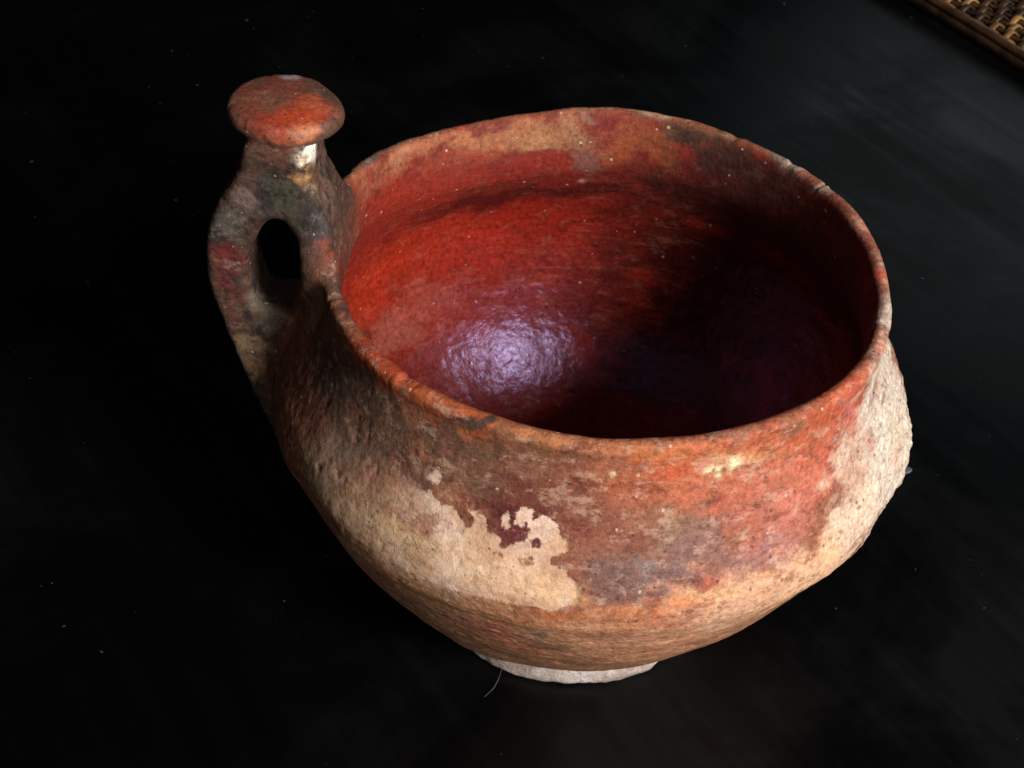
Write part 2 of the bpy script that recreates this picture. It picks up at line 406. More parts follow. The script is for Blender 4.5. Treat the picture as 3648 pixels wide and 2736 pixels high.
    (-0.544, 0.698, -0.973, 0.256, 0.115, 150, 58, 52, 0.8, 'i'),
    (-0.433, 0.612, -1.138, 0.453, 0.225, 130, 52, 48, 0.8, 'i'),
    (-0.268, 0.843, -0.954, 0.198, 0.196, 132, 48, 48, 0.8, 'i'),
    (0.013, 0.923, -0.861, 0.233, 0.199, 110, 36, 32, 0.8, 'i'),
    (0.029, 0.935, -0.824, 0.058, 0.02, 150, 80, 66, 0.7, 'i'),
    (-0.109, 0.938, -0.29, 0.026, 0.016, 220, 160, 130, 0.9, 'i'),
    (0.513, 0.774, -0.258, 0.389, 0.195, 70, 26, 20, 0.8, 'i'),  # dark patches from here put the right inside wall's shade into the colour
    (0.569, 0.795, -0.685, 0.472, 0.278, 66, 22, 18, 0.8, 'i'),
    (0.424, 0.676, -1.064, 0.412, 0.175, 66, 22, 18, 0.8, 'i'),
    (0.845, 0.354, -0.258, 0.4, 0.276, 80, 38, 24, 0.8, 'i'),  # last of the painted shade on the right inside wall
    (-0.093, 0.905, -0.167, 0.072, 0.066, 150, 120, 106, 0.5, 'i'),
    (-0.294, 0.871, -0.104, 0.037, 0.038, 216, 150, 96, 0.6, 'i'),
    (-1.07, -0.034, 0.491, 0.148, 0.148, 120, 50, 38, 0.95, 'h'),
    (-1.021, -0.092, 0.486, 0.072, 0.072, 176, 64, 36, 0.85, 'h'),
    (-1.118, -0.128, 0.488, 0.056, 0.056, 138, 54, 34, 0.8, 'h'),
    (-0.948, 0.001, 0.484, 0.065, 0.065, 176, 80, 56, 0.8, 'h'),
    (-1.127, -0.016, 0.493, 0.059, 0.059, 104, 76, 62, 0.6, 'h'),
    (-1.077, 0.039, 0.493, 0.056, 0.056, 112, 66, 54, 0.6, 'h'),
    (-1.082, 0.139, 0.491, 0.033, 0.033, 140, 118, 126, 0.8, 'h'),
    (-0.979, -0.155, 0.466, 0.044, 0.044, 190, 110, 74, 0.8, 'h'),
    (-1.079, -0.177, 0.469, 0.033, 0.033, 180, 94, 58, 0.8, 'h'),
    (-1.102, -0.163, 0.365, 0.093, 0.093, 84, 62, 52, 0.85, 'h'),
    (-1.071, -0.165, 0.386, 0.044, 0.044, 110, 64, 46, 0.6, 'h'),
    (-0.974, -0.106, 0.372, 0.05, 0.05, 252, 244, 234, 1.0, 'h'),
    (-0.99, -0.158, 0.356, 0.022, 0.022, 226, 206, 186, 0.9, 'h'),
    (-0.993, -0.157, 0.294, 0.039, 0.039, 196, 142, 96, 0.9, 'h'),
    (-0.975, -0.163, 0.22, 0.028, 0.028, 206, 170, 136, 0.8, 'h'),
    (-0.948, -0.048, 0.205, 0.08, 0.08, 132, 98, 84, 0.8, 'h'),
    (-0.922, -0.074, 0.133, 0.059, 0.059, 120, 90, 84, 0.8, 'h'),
    (-0.966, -0.021, 0.277, 0.037, 0.037, 124, 92, 78, 0.7, 'h'),
    (-1.078, -0.159, 0.261, 0.074, 0.074, 60, 54, 50, 0.85, 'h'),
    (-1.082, -0.156, 0.187, 0.061, 0.061, 98, 90, 74, 0.7, 'h'),
    (-1.146, -0.15, 0.176, 0.056, 0.056, 66, 60, 60, 0.8, 'h'),
    (-1.002, -0.173, 0.17, 0.033, 0.033, 48, 46, 48, 0.85, 'h'),
    (-0.956, -0.184, 0.127, 0.043, 0.043, 90, 82, 80, 0.7, 'h'),
    (-0.939, -0.199, 0.084, 0.037, 0.037, 74, 68, 72, 0.8, 'h'),
    (-1.246, -0.142, 0.107, 0.074, 0.074, 110, 96, 92, 0.85, 'h'),
    (-1.207, -0.152, 0.19, 0.039, 0.039, 140, 108, 104, 0.7, 'h'),
    (-1.271, -0.129, 0.022, 0.046, 0.046, 120, 116, 104, 0.7, 'h'),
    (-1.273, -0.115, -0.082, 0.061, 0.061, 120, 44, 44, 0.9, 'h'),
    (-1.275, -0.107, -0.205, 0.059, 0.059, 104, 40, 38, 0.9, 'h'),
    (-1.273, -0.11, -0.322, 0.043, 0.043, 98, 52, 44, 0.9, 'h'),
    (-1.314, -0.113, -0.088, 0.022, 0.022, 186, 136, 100, 0.6, 'h'),
    (-1.215, -0.088, -0.212, 0.022, 0.022, 190, 130, 104, 0.75, 'h'),
    (-1.259, -0.114, -0.111, 0.02, 0.02, 186, 140, 126, 0.6, 'h'),
    (-1.238, -0.117, -0.436, 0.059, 0.059, 168, 132, 102, 0.85, 'h'),
    (-1.215, -0.139, -0.543, 0.065, 0.065, 156, 118, 90, 0.8, 'h'),
    (-1.164, -0.087, -0.327, 0.067, 0.067, 150, 132, 116, 0.7, 'h'),
    (-0.906, -0.215, 0.042, 0.041, 0.041, 170, 66, 40, 0.7, 'h'),
    (-0.912, -0.274, 0.008, 0.031, 0.031, 160, 60, 40, 0.7, 'h'),
    (-0.949, -0.234, 0.032, 0.028, 0.028, 120, 74, 64, 0.7, 'h'),
]
# outlines of the bare clay where the slip has flaked off: (theta, z) on the outside wall
FLAKES = [
    (1, [(3.7052, -0.4138), (3.8145, -0.3455), (3.8465, -0.3041), (3.9312, -0.2923), (3.9766, -0.2853), (4.0239, -0.2816), (4.0497, -0.2773), (4.0909, -0.2735), (4.1135, -0.2955), (4.1529, -0.28), (4.1816, -0.2719), (4.2021, -0.2813), (4.2448, -0.2761), (4.2794, -0.2846), (4.3168, -0.2939), (4.3423, -0.2986), (4.3789, -0.3145), (4.3967, -0.3505), (4.415, -0.3335), (4.41, -0.3101), (4.3965, -0.2884), (4.4226, -0.2845), (4.4498, -0.3033), (4.4633, -0.3378), (4.4831, -0.334), (4.5023, -0.3464), (4.5093, -0.3727), (4.5438, -0.3574), (4.5493, -0.3355), (4.5836, -0.3089), (4.5639, -0.2925), (4.5305, -0.2881), (4.5301, -0.2524), (4.5562, -0.2401), (4.5794, -0.2473), (4.6074, -0.2583), (4.632, -0.2619), (4.6495, -0.2801), (4.6609, -0.3042), (4.6846, -0.3182), (4.6857, -0.3368), (4.6757, -0.3617), (4.6473, -0.3713), (4.6492, -0.3889), (4.6917, -0.4014), (4.7183, -0.4258), (4.7255, -0.4678), (4.7204, -0.5082), (4.6779, -0.5325), (4.5973, -0.5371), (4.5148, -0.5462), (4.4301, -0.5518), (4.3396, -0.5551), (4.2445, -0.5528), (4.1657, -0.5488), (4.081, -0.5395), (3.987, -0.5324), (3.9109, -0.5089), (3.8336, -0.476), (3.7568, -0.4545)]),
    (-1, [(4.5772, -0.2477), (4.5968, -0.2442), (4.6033, -0.2614), (4.5866, -0.2693)]),
    (-1, [(4.5899, -0.335), (4.6042, -0.3304), (4.6103, -0.3446), (4.594, -0.3493)]),
    (-1, [(4.5613, -0.3899), (4.5938, -0.3813), (4.6001, -0.3981), (4.5719, -0.4056)]),
    (-1, [(4.5052, -0.3873), (4.518, -0.3863), (4.5177, -0.3977), (4.5091, -0.3977)]),
    (1, [(4.1795, -0.2152), (4.2036, -0.1993), (4.2196, -0.217), (4.2163, -0.2423), (4.1902, -0.2494)]),
    (1, [(4.4956, -0.283), (4.5108, -0.2656), (4.5189, -0.2855), (4.5105, -0.3137), (4.4981, -0.309)]),
    (1, [(4.233, -0.2259), (4.2814, -0.1998), (4.3017, -0.2215), (4.2786, -0.2485), (4.249, -0.2559)]),
]
def seg_sdf(poly, X):
    """signed distance (negative inside) of X (n,2) to polygon"""
    best = np.full(len(X), 1e9); ins = np.zeros(len(X), bool)
    for p, q in zip(poly, np.roll(poly, -1, 0)):
        d = q - p
        t = np.clip(((X - p) @ d) / (d @ d + 1e-12), 0, 1)
        e = X - p - t[:, None] * d
        best = np.minimum(best, (e * e).sum(1))
        c = (p[1] > X[:, 1]) != (q[1] > X[:, 1])
        ins ^= c & (X[:, 0] < (q[0] - p[0]) * (X[:, 1] - p[1]) / (q[1] - p[1] + 1e-15) + p[0])
    return np.sqrt(best) * np.where(ins, -1, 1)
def paint(P, inside, hand):
    """P (n,3) rim-relative, inside 0..1, hand 0..1 -> colour, gloss, flake distance, streak"""
    n = len(P)
    th = np.arctan2(P[:, 1], P[:, 0]); z = P[:, 2]
    W = np.stack([fbm(P, 7.0, 4, .6, 41), fbm(P, 7.0, 4, .6, 47), fbm(P, 7.0, 4, .6, 53)], 1)
    Q = (P + W * 0.075).astype(np.float32)
    mott = fbm(P, 5.0, 4, .6, 61)
    Pc = np.stack([P[:, 0], P[:, 1], P[:, 2] * 1.9], 1)        # blotches are drawn out round the cup
    rag = (fbm(Pc, 9.0, 6, .68, 63) * 1.5, fbm(Pc, 11.0, 6, .68, 71) * 1.5)
    base_o = s2l((138, 82, 62)) + np.zeros((n, 3), np.float32)
    base_u = s2l((158, 106, 78))
    k = sstep(-0.60, -0.70, z)[:, None]
    base_o = base_o * (1 - k) + base_u * k
    base_i = s2l((150, 46, 32)) + np.zeros((n, 3), np.float32)
    base_h = s2l((88, 60, 49)) + np.zeros((n, 3), np.float32)
    C = base_o * (1 - inside[:, None]) + base_i * inside[:, None]
    C = C * (1 - hand[:, None]) + base_h * hand[:, None]
    C = C * (1 + 0.25 * mott[:, None])
    wt = {'o': (1 - inside) * (1 - hand), 'i': inside * (1 - hand), 'h': hand, 'a': np.ones(n)}
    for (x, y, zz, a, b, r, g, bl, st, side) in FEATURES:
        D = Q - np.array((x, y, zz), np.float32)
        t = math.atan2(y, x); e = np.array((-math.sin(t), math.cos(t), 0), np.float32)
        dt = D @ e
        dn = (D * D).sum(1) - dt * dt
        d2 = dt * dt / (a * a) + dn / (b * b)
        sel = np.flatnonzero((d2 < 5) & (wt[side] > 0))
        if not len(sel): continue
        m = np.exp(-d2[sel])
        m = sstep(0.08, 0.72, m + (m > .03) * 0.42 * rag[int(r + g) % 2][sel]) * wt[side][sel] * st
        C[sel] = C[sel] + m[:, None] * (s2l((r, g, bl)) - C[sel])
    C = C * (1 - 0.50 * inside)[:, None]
    dk = hand * sstep(.40, .34, z) * (1 - sstep(.30, .50, C.mean(1)))  # handle below the button: shadow put into the colour as darkening
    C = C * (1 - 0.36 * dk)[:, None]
    C = C * (1 + (1 - inside)[:, None] * np.array((-.03, .05, -.02)))
    X = np.stack([th % (2 * np.pi) * 1.1, z], 1)
    fl = np.full(n, 0.5)
    near = (inside < .5) & (X[:, 0] > 3.0 * 1.1) & (X[:, 0] < 5.2 * 1.1)
    if near.any():
        v = np.full(near.sum(), 0.5)
        for kind, pts in FLAKES:
            pp = np.array(pts) * np.array((1.1, 1.0))
            s = seg_sdf(pp, X[near])
            v = np.minimum(v, s) if kind > 0 else np.maximum(v, -s)
        fl[near] = v
    gloss = 0.12 + inside * (0.12 + 0.66 * sstep(-.22, -.55, z))
    return np.clip(C, 0.002, 0.95), gloss, fl

# ------------------------------------------------------------------ mesh helpers
def make_mesh(name, verts, faces, mat, parent=None, smooth=True, normals=None):
    me = bpy.data.meshes.new(name)
    me.vertices.add(len(verts)); me.vertices.foreach_set('co', np.asarray(verts, np.float32).ravel())
    F = np.asarray(faces, np.int32); k = F.shape[1]
    me.loops.add(F.size); me.loops.foreach_set('vertex_index', F.ravel())
    me.polygons.add(len(F)); me.polygons.foreach_set('loop_start', np.arange(0, F.size, k, dtype=np.int32))
    me.update(calc_edges=True)
    if smooth: me.shade_smooth()
    if normals is not None: me.normals_split_custom_set_from_vertices(normals.tolist())
    if mat: me.materials.append(mat)
    o = bpy.data.objects.new(name, me); col.objects.link(o)
    if parent is not None: o.parent = parent
    return o
def put_paint(o, C, gloss, fl, crust):
    me = o.data
    a = me.attributes.new('clay', 'FLOAT_COLOR', 'POINT')
    a.data.foreach_set('color', np.concatenate([C, np.ones((len(C), 1))], 1).astype(np.float32).ravel())
    for nm, v in (('gloss', gloss), ('flake', fl), ('crust', crust)):
        a = me.attributes.new(nm, 'FLOAT', 'POINT'); a.data.foreach_set('value', v.astype(np.float32))
def vnormals(V, F):
    N = np.zeros_like(V)
    n = np.cross(V[F[:, 2]] - V[F[:, 0]], V[F[:, 3]] - V[F[:, 1]])
    for k in range(4): 
        for ax in range(3): N[:, ax] += np.bincount(F[:, k], n[:, ax], len(V))
    return N / (np.linalg.norm(N, axis=1)[:, None] + 1e-12)

# ------------------------------------------------------------------ node helpers
class NT:
    def __init__(self, name):
        self.m = bpy.data.materials.new(name); self.m.use_nodes = True
        self.t = self.m.node_tree; self.b = self.t.nodes['Principled BSDF']
    def n(self, kind, **kw):
        nd = self.t.nodes.new(kind)
        for k, v in kw.items(): setattr(nd, k, v)
        return nd
    def set(self, nd, **kw):
        for k, v in kw.items():
            s = nd.inputs[k.replace('_', ' ')] if k.replace('_', ' ') in nd.inputs else nd.inputs[int(k[1:])]
            if hasattr(v, 'is_output') or isinstance(v, bpy.types.NodeSocket): self.t.links.new(v, s)
            else: s.default_value = v
        return nd
    def attr(self, name, out='Fac'):
        a = self.n('ShaderNodeAttribute'); a.attribute_name = name
        return a.outputs[out]
    def noise(self, vec, scale, detail=4, rough=.55, dist=0):
        nd = self.n('ShaderNodeTexNoise'); self.set(nd, Vector=vec, Scale=scale, Detail=detail, Roughness=rough, Distortion=dist)
        return nd.outputs['Fac']
    def math(self, op, a, b=0.0, c=None, clamp=False):
        nd = self.n('ShaderNodeMath', operation=op, use_clamp=clamp)
        for i, v in enumerate((a, b) if c is None else (a, b, c)):
            if isinstance(v, bpy.types.NodeSocket): self.t.links.new(v, nd.inputs[i])
            else: nd.inputs[i].default_value = v
        return nd.outputs[0]
    def ramp(self, v, lo, hi, a=0.0, b=1.0, smooth=True):
        nd = self.n('ShaderNodeMapRange', interpolation_type='SMOOTHSTEP' if smooth else 'LINEAR')
        self.set(nd, Value=v, From_Min=lo, From_Max=hi, To_Min=a, To_Max=b)
        return nd.outputs[0]
    def mix(self, f, a, b, blend='MIX'):
        nd = self.n('ShaderNodeMix', data_type='RGBA', blend_type=blend)
        for i, v in ((0, f), (6, a), (7, b)):
            if isinstance(v, bpy.types.NodeSocket): self.t.links.new(v, nd.inputs[i])
            elif i == 0: nd.inputs[0].default_value = v
            else: nd.inputs[i].default_value = tuple(v) + (1,) if len(v) == 3 else v
        return nd.outputs[2]
    def mapping(self, vec, scale=(1, 1, 1), rot=(0, 0, 0)):
        nd = self.n('ShaderNodeMapping'); self.t.links.new(vec, nd.inputs[0])
        nd.inputs['Scale'].default_value = scale; nd.inputs['Rotation'].default_value = rot
        return nd.outputs[0]
    def coord(self, which='Object'):
        return self.n('ShaderNodeTexCoord').outputs[which]
    def link(self, out, name): self.t.links.new(out, self.b.inputs[name])

# ------------------------------------------------------------------ materials
def clay_material():
    M = NT('fired_clay'); b = M.b
    P = M.mapping(M.coord(), (10, 10, 10))            # cup units
    # cylindrical coordinates for marks that run round the cup
    sep = M.n('ShaderNodeSeparateXYZ'); M.t.links.new(P, sep.inputs[0])
    ang = M.math('ARCTAN2', sep.outputs[1], sep.outputs[0])
    ca, sa = M.math('COSINE', ang), M.math('SINE', ang)
    cyl = M.n('ShaderNodeCombineXYZ')
    M.t.links.new(M.math('MULTIPLY', ca, 2.2), cyl.inputs[0]); M.t.links.new(M.math('MULTIPLY', sa, 2.2), cyl.inputs[1])
    M.t.links.new(M.math('MULTIPLY', sep.outputs[2], 22.0), cyl.inputs[2])
    gloss = M.attr('gloss'); flake = M.attr('flake')
    c = M.attr('clay', 'Color')
    blot = M.noise(P, 6.5, 8, .68)
    grain = M.noise(P, 55, 5, .7)
    fine = M.noise(P, 150, 3, .7)
    streak = M.noise(cyl.outputs[0], 2.2, 6, .65)
    def scale_by(c, f):
        comb = M.n('ShaderNodeCombineColor')
        for i in range(3): M.t.links.new(f, comb.inputs[i])
        return M.mix(1.0, c, comb.outputs[0], 'MULTIPLY')
    # slip is thicker, redder and darker in places
    redder = M.mix(1.0, c, (.90, .58, .46), 'MULTIPLY')
    c = M.mix(M.ramp(blot, .50, .70, 0, .50), c, redder)
    paler = M.mix(.5, c, (.62, .40, .27))
    low = M.math('MULTIPLY', M.ramp(sep.outputs[2], .90, .98, 1.0, .22), M.ramp(gloss, .13, .24, 1.0, 0.0))
    sw = M.math('MAXIMUM', low, M.math('MULTIPLY', gloss, .20))
    c = M.mix(M.math('MULTIPLY', M.ramp(streak, .53, .74, 0, .55), sw), c, paler)
    c = scale_by(c, M.math('ADD', 1.0, M.math('MULTIPLY', sw, M.ramp(streak, .25, .75, -.32, .32, False))))
    c = scale_by(c, M.ramp(grain, .28, .72, .52, 1.48, False))
    c = scale_by(c, M.ramp(fine, .25, .75, .75, 1.25, False))
    # worn slip: crisp mottling of thin and thick places
    scum = M.noise(M.mapping(P, (1, 1, 1.9)), 13, 10, .74); scum2 = M.noise(M.mapping(M.mapping(P, (1, 1, 1), (0, 0, .7)), (1, 1, 2.2)), 10, 10, .74)
    crust = M.attr('crust'); soot = M.noise(P, 14, 10, .74)
    dry = M.math('MULTIPLY', M.ramp(gloss, .13, .24, 1.0, .12), M.math('SUBTRACT', 1.0, M.math('MULTIPLY', crust, .85)))
    c = M.mix(M.math('MULTIPLY', M.ramp(scum, .53, .62, 0, .55), dry), c, M.mix(.55, c, (.66, .46, .34)))
    c = M.mix(M.math('MULTIPLY', M.ramp(scum2, .53, .62, 0, .70), dry), c, M.mix(1.0, c, (.48, .34, .34), 'MULTIPLY'))
    # smoke-black crust with pale growth on the handle
    c = M.mix(M.math('MULTIPLY', M.ramp(soot, .49, .40, 0, .85), crust), c, (.020, .014, .012))
    lich = M.noise(P, 30, 8, .78)
    c = M.mix(M.math('MULTIPLY', M.ramp(lich, .58, .70, 0, .45), crust), c, (.40, .34, .29))
    # bare clay where the slip has flaked away
    edge = M.math('ADD', flake, M.math('MULTIPLY', M.math('SUBTRACT', M.noise(P, 20, 7, .70), .5), .085))
    soft = M.math('MAXIMUM', M.ramp(sep.outputs[0], -.66, -.42, .055, .004), M.math('MAXIMUM', M.ramp(sep.outputs[0], .0, .06, .004, .050), M.ramp(sep.outputs[2], 1.07, .99, .004, .075)))
    sm = M.n('ShaderNodeMapRange', interpolation_type='SMOOTHSTEP')
    M.set(sm, Value=edge, From_Min=soft, From_Max=M.math('MULTIPLY', soft, -1.0), To_Min=0.0, To_Max=1.0)
    rem = M.ramp(M.noise(M.mapping(P, (1, 1, 1.5)), 7.5, 8, .70), .53, .60, 0.0, .62)     # thin slip still clinging to the bare clay
    mask = M.math('MULTIPLY', sm.outputs[0], M.math('SUBTRACT', 1.0, M.math('MULTIPLY', rem, M.ramp(sep.outputs[0], -.30, -.45, .25, 1.0))))
    bare_n = M.noise(P, 5, 6, .6)
    bare = M.mix(M.ramp(sep.outputs[0], -.66, -.36, .30, .85), M.attr('clay', 'Color'), M.mix(M.ramp(bare_n, .35, .65), (.62, .375, .225), (.80, .585, .44)))
    bare = M.mix(M.ramp(M.noise(P, 13, 6, .7), .55, .72, 0, .45), bare, (.58, .52, .47))
    bare = scale_by(bare, M.ramp(grain, .25, .75, .70, 1.30, False))
    bare = M.mix(M.ramp(M.noise(P, 32, 4, .7), .62, .74, 0, .65), bare, (.22, .11, .07))
    bare = M.mix(M.ramp(scum2, .50, .64, 0, .60), bare, M.mix(1.0, bare, (.62, .46, .36), 'MULTIPLY'))
    bare = M.mix(M.ramp(scum, .56, .66, 0, .40), bare, (.70, .58, .47))
    c = M.mix(M.math('MULTIPLY', mask, M.ramp(sep.outputs[0], -.80, -.38, .55, .96)), c, bare)
    # pale grit and dark pits
    vor = M.n('ShaderNodeTexVoronoi'); M.set(vor, Vector=P, Scale=24.0, Randomness=1.0)
    pick = M.n('ShaderNodeSeparateColor'); M.t.links.new(vor.outputs['Color'], pick.inputs[0])
    size = M.ramp(pick.outputs[0], .55, 1.0, 0.0, .15, False)
    d2 = M.math('ADD', vor.outputs['Distance'], M.math('MULTIPLY', M.math('SUBTRACT', grain, .5), .42))
    grit = M.math('LESS_THAN', d2, size)
    c = M.mix(M.math('MULTIPLY', grit, M.ramp(gloss, .1, .9, .55, .22)), c, (.70, .50, .35))
    vor2 = M.n('ShaderNodeTexVoronoi'); M.set(vor2, Vector=P, Scale=33.0, Randomness=1.0)
    pick2 = M.n('ShaderNodeSeparateColor'); M.t.links.new(vor2.outputs['Color'], pick2.inputs[0])
    d3 = M.math('ADD', vor2.outputs['Distance'], M.math('MULTIPLY', M.math('SUBTRACT', fine, .5), .25))
    pit = M.math('LESS_THAN', d3, M.ramp(pick2.outputs[1], .60, 1.0, 0.0, .24, False))
    c = M.mix(M.math('MULTIPLY', pit, .55), c, (.035, .02, .016))
    M.link(c, 'Base Color')
    rough = M.ramp(gloss, 0, 1, .80, .19, False)
    rough = M.math('ADD', rough, M.math('MULTIPLY', M.math('SUBTRACT', blot, .5), .18), clamp=True)
    M.link(M.math('ADD', rough, M.math('MULTIPLY', mask, .1), clamp=True), 'Roughness')
    M.link(M.ramp(gloss, 0, 1, .25, .50, False), 'Specular IOR Level')
    M.link(M.mix(M.ramp(gloss, .3, .9), (1, 1, 1), (.64, .56, 1.0)), 'Specular Tint')
    # relief
    outer = M.ramp(gloss, .1, .9, 1.0, .10, False)
    hgt = M.math('MULTIPLY', M.math('ADD', M.math('MULTIPLY', grain, .9), M.math('MULTIPLY', fine, .35)), outer)
    lump = M.mapping(P, (1.0, 1.0, 1.1))
    hgt = M.math('ADD', hgt, M.math('MULTIPLY', M.noise(lump, 34, 5, .65, .6), M.math('MULTIPLY', gloss, .50)))
    hgt = M.math('ADD', hgt, M.math('MULTIPLY', M.noise(cyl.outputs[0], 6, 4, .6), M.math('MULTIPLY', low, .5)))
    hgt = M.math('SUBTRACT', hgt, M.math('MULTIPLY', mask, .8))
    hgt = M.math('SUBTRACT', hgt, M.math('MULTIPLY', pit, .7))
    bump = M.n('ShaderNodeBump'); M.set(bump, Strength=.55, Distance=.0010, Height=hgt)
    M.link(bump.outputs[0], 'Normal')
    return M.m
CLAY = clay_material()

def foot_material():
    M = NT('pale_worn_clay')
    P = M.mapping(M.coord(), (10, 10, 10))
    a = M.noise(P, 7, 6, .65); g = M.noise(P, 60, 5, .7)
    c = M.mix(M.ramp(a, .4, .65), (.36, .28, .23), (.56, .50, .46))
    c = M.mix(M.ramp(g, .45, .70, 0, .8), c, (.24, .18, .15))
    M.link(c, 'Base Color'); M.b.inputs['Roughness'].default_value = .9
    bump = M.n('ShaderNodeBump'); M.set(bump, Strength=.9, Distance=.0012, Height=g)
    M.link(bump.outputs[0], 'Normal')
    return M.m

def table_material():
    M = NT('black_lacquered_wood')
    P = M.coord()
    G = M.mapping(M.mapping(P, (1, 1, 1), (0, 0, math.radians(54.5))), (4.0, 90.0, 10.0))
    grain = M.noise(G, 1.0, 5, .6)
    smear = M.noise(P, 9.0, 5, .6, .6)
    dust = M.noise(P, 900.0, 2, .6)
    c = M.mix(M.ramp(smear, .4, .7), (.0006, .0006, .0007), (.0012, .0011, .0010))
    c = M.mix(M.math('MULTIPLY', M.ramp(dust, .68, .78, 0, .10), M.ramp(smear, .45, .65)), c, (.10, .11, .12))
    M.link(c, 'Base Color')
    r = M.math('ADD', M.ramp(grain, .3, .7, .30, .42, False), M.math('ADD', M.ramp(smear, .42, .62, -.05, .12, False), M.ramp(M.noise(M.mapping(M.mapping(P, (1, 1, 1), (0, 0, math.radians(48))), (18, 60, 10)), 1.0, 5, .65), .60, .75, 0.0, .07)))
    M.link(r, 'Roughness')
    M.b.inputs['Specular IOR Level'].default_value = .24
    bump = M.n('ShaderNodeBump'); M.set(bump, Strength=.22, Distance=.0004, Height=M.math('ADD', grain, M.math('MULTIPLY', M.noise(P, 120, 4, .6), .3)))
    M.link(bump.outputs[0], 'Normal')
    return M.m

def plain(name, c1, c2, scale, rough, spec=.4):
    M = NT(name); P = M.coord()
    f = M.noise(P, scale, 5, .65)
    M.link(M.mix(M.ramp(f, .35, .65), c1, c2), 'Base Color')
    M.b.inputs['Roughness'].default_value = rough; M.b.inputs['Specular IOR Level'].default_value = spec
    bump = M.n('ShaderNodeBump'); M.set(bump, Strength=.4, Distance=.0006, Height=M.noise(P, scale * 4, 4, .6))
    M.link(bump.outputs[0], 'Normal')
    return M.m

# ------------------------------------------------------------------ table
def build_table():
    x0, x1, y0, y1, t = -1.1, 0.9, -0.45, 1.2, 0.03
    b = .004
    V = []; F = []
    ring = lambda d, z: [(x0 + d, y0 + d, z), (x1 - d, y0 + d, z), (x1 - d, y1 - d, z), (x0 + d, y1 - d, z)]
    V = ring(0, -t) + ring(0, -b) + ring(b, 0)
    F = [(0, 3, 2, 1), (8, 9, 10, 11)]
    for k in (0, 4):
        for i in range(4): F.append((k + i, k + (i + 1) % 4, k + 4 + (i + 1) % 4, k + 4 + i))
    o = make_mesh('table_top', V, F, table_material(), smooth=False)
    o['kind'] = 'structure'; o['label'] = 'black lacquered wooden table top under the clay cup'
    return o
build_table()

# ------------------------------------------------------------------ the cup
cup = bpy.data.objects.new('clay_cup', None); col.objects.link(cup)
cup.empty_display_size = 0.05
cup['label'] = 'ancient red-brown clay cup with one high handle topped by a round button'
cup['category'] = 'cup'
Z0 = H                                             # lifts rim-relative heights above the table

def build_bowl():
    NS, NT_ = 680, 1150
    prof, s = spline(PTS, NS)
    d = np.gradient(prof, axis=0)                    # (dz, dr)
    nz, nr = -d[:, 1], d[:, 0]                       # outward normal of the loop (outside going up)
    L = np.hypot(nz, nr); nz /= L; nr /= L
    th = np.linspace(0, 2 * np.pi, NT_, endpoint=False)
    ZZ, TH = np.meshgrid(prof[:, 0], th, indexing='ij'); RR = np.repeat(prof[:, 1][:, None], NT_, 1)
    P = cup_point(ZZ.ravel(), RR.ravel(), TH.ravel())
    N = np.stack([np.repeat(nr, NT_) * np.cos(TH.ravel()), np.repeat(nr, NT_) * np.sin(TH.ravel()), np.repeat(nz, NT_)], 1)
    top = np.argmax(prof[:, 0])
    arc = (s - s[top])
    inside = np.repeat(sstep(-0.005, 0.05, arc), NT_)
    lip = np.repeat(np.exp(-((arc - .0) / 0.035) ** 2), NT_)
    near = (P[:, 0] < -0.6) & (np.abs(P[:, 1]) < .75) & (P[:, 2] > -1.09)
    dh = np.full(len(P), 9.0); dh[near] = handle_sd(P[near])
    sink = sstep(0.90 * FILLET, 0.55 * FILLET, dh)
    hand = sstep(0.06, 0.0, dh)
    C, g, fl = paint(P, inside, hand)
    rel = relief(P, inside, lip * sstep(.02, .2, dh))
    V = P + N * (rel - 0.016 * sink)[:, None]
    V[:, 2] += Z0
    i = np.arange(NS - 1)[:, None] * NT_; j = np.arange(NT_)[None]; j2 = (j + 1) % NT_
    F = np.stack([i + j, i + j2, i + NT_ + j2, i + NT_ + j], -1).reshape(-1, 4)
    o = make_mesh('bowl', V * S, F, CLAY, cup)
    put_paint(o, C, g, fl, hand)
    return o
bowl = build_bowl()

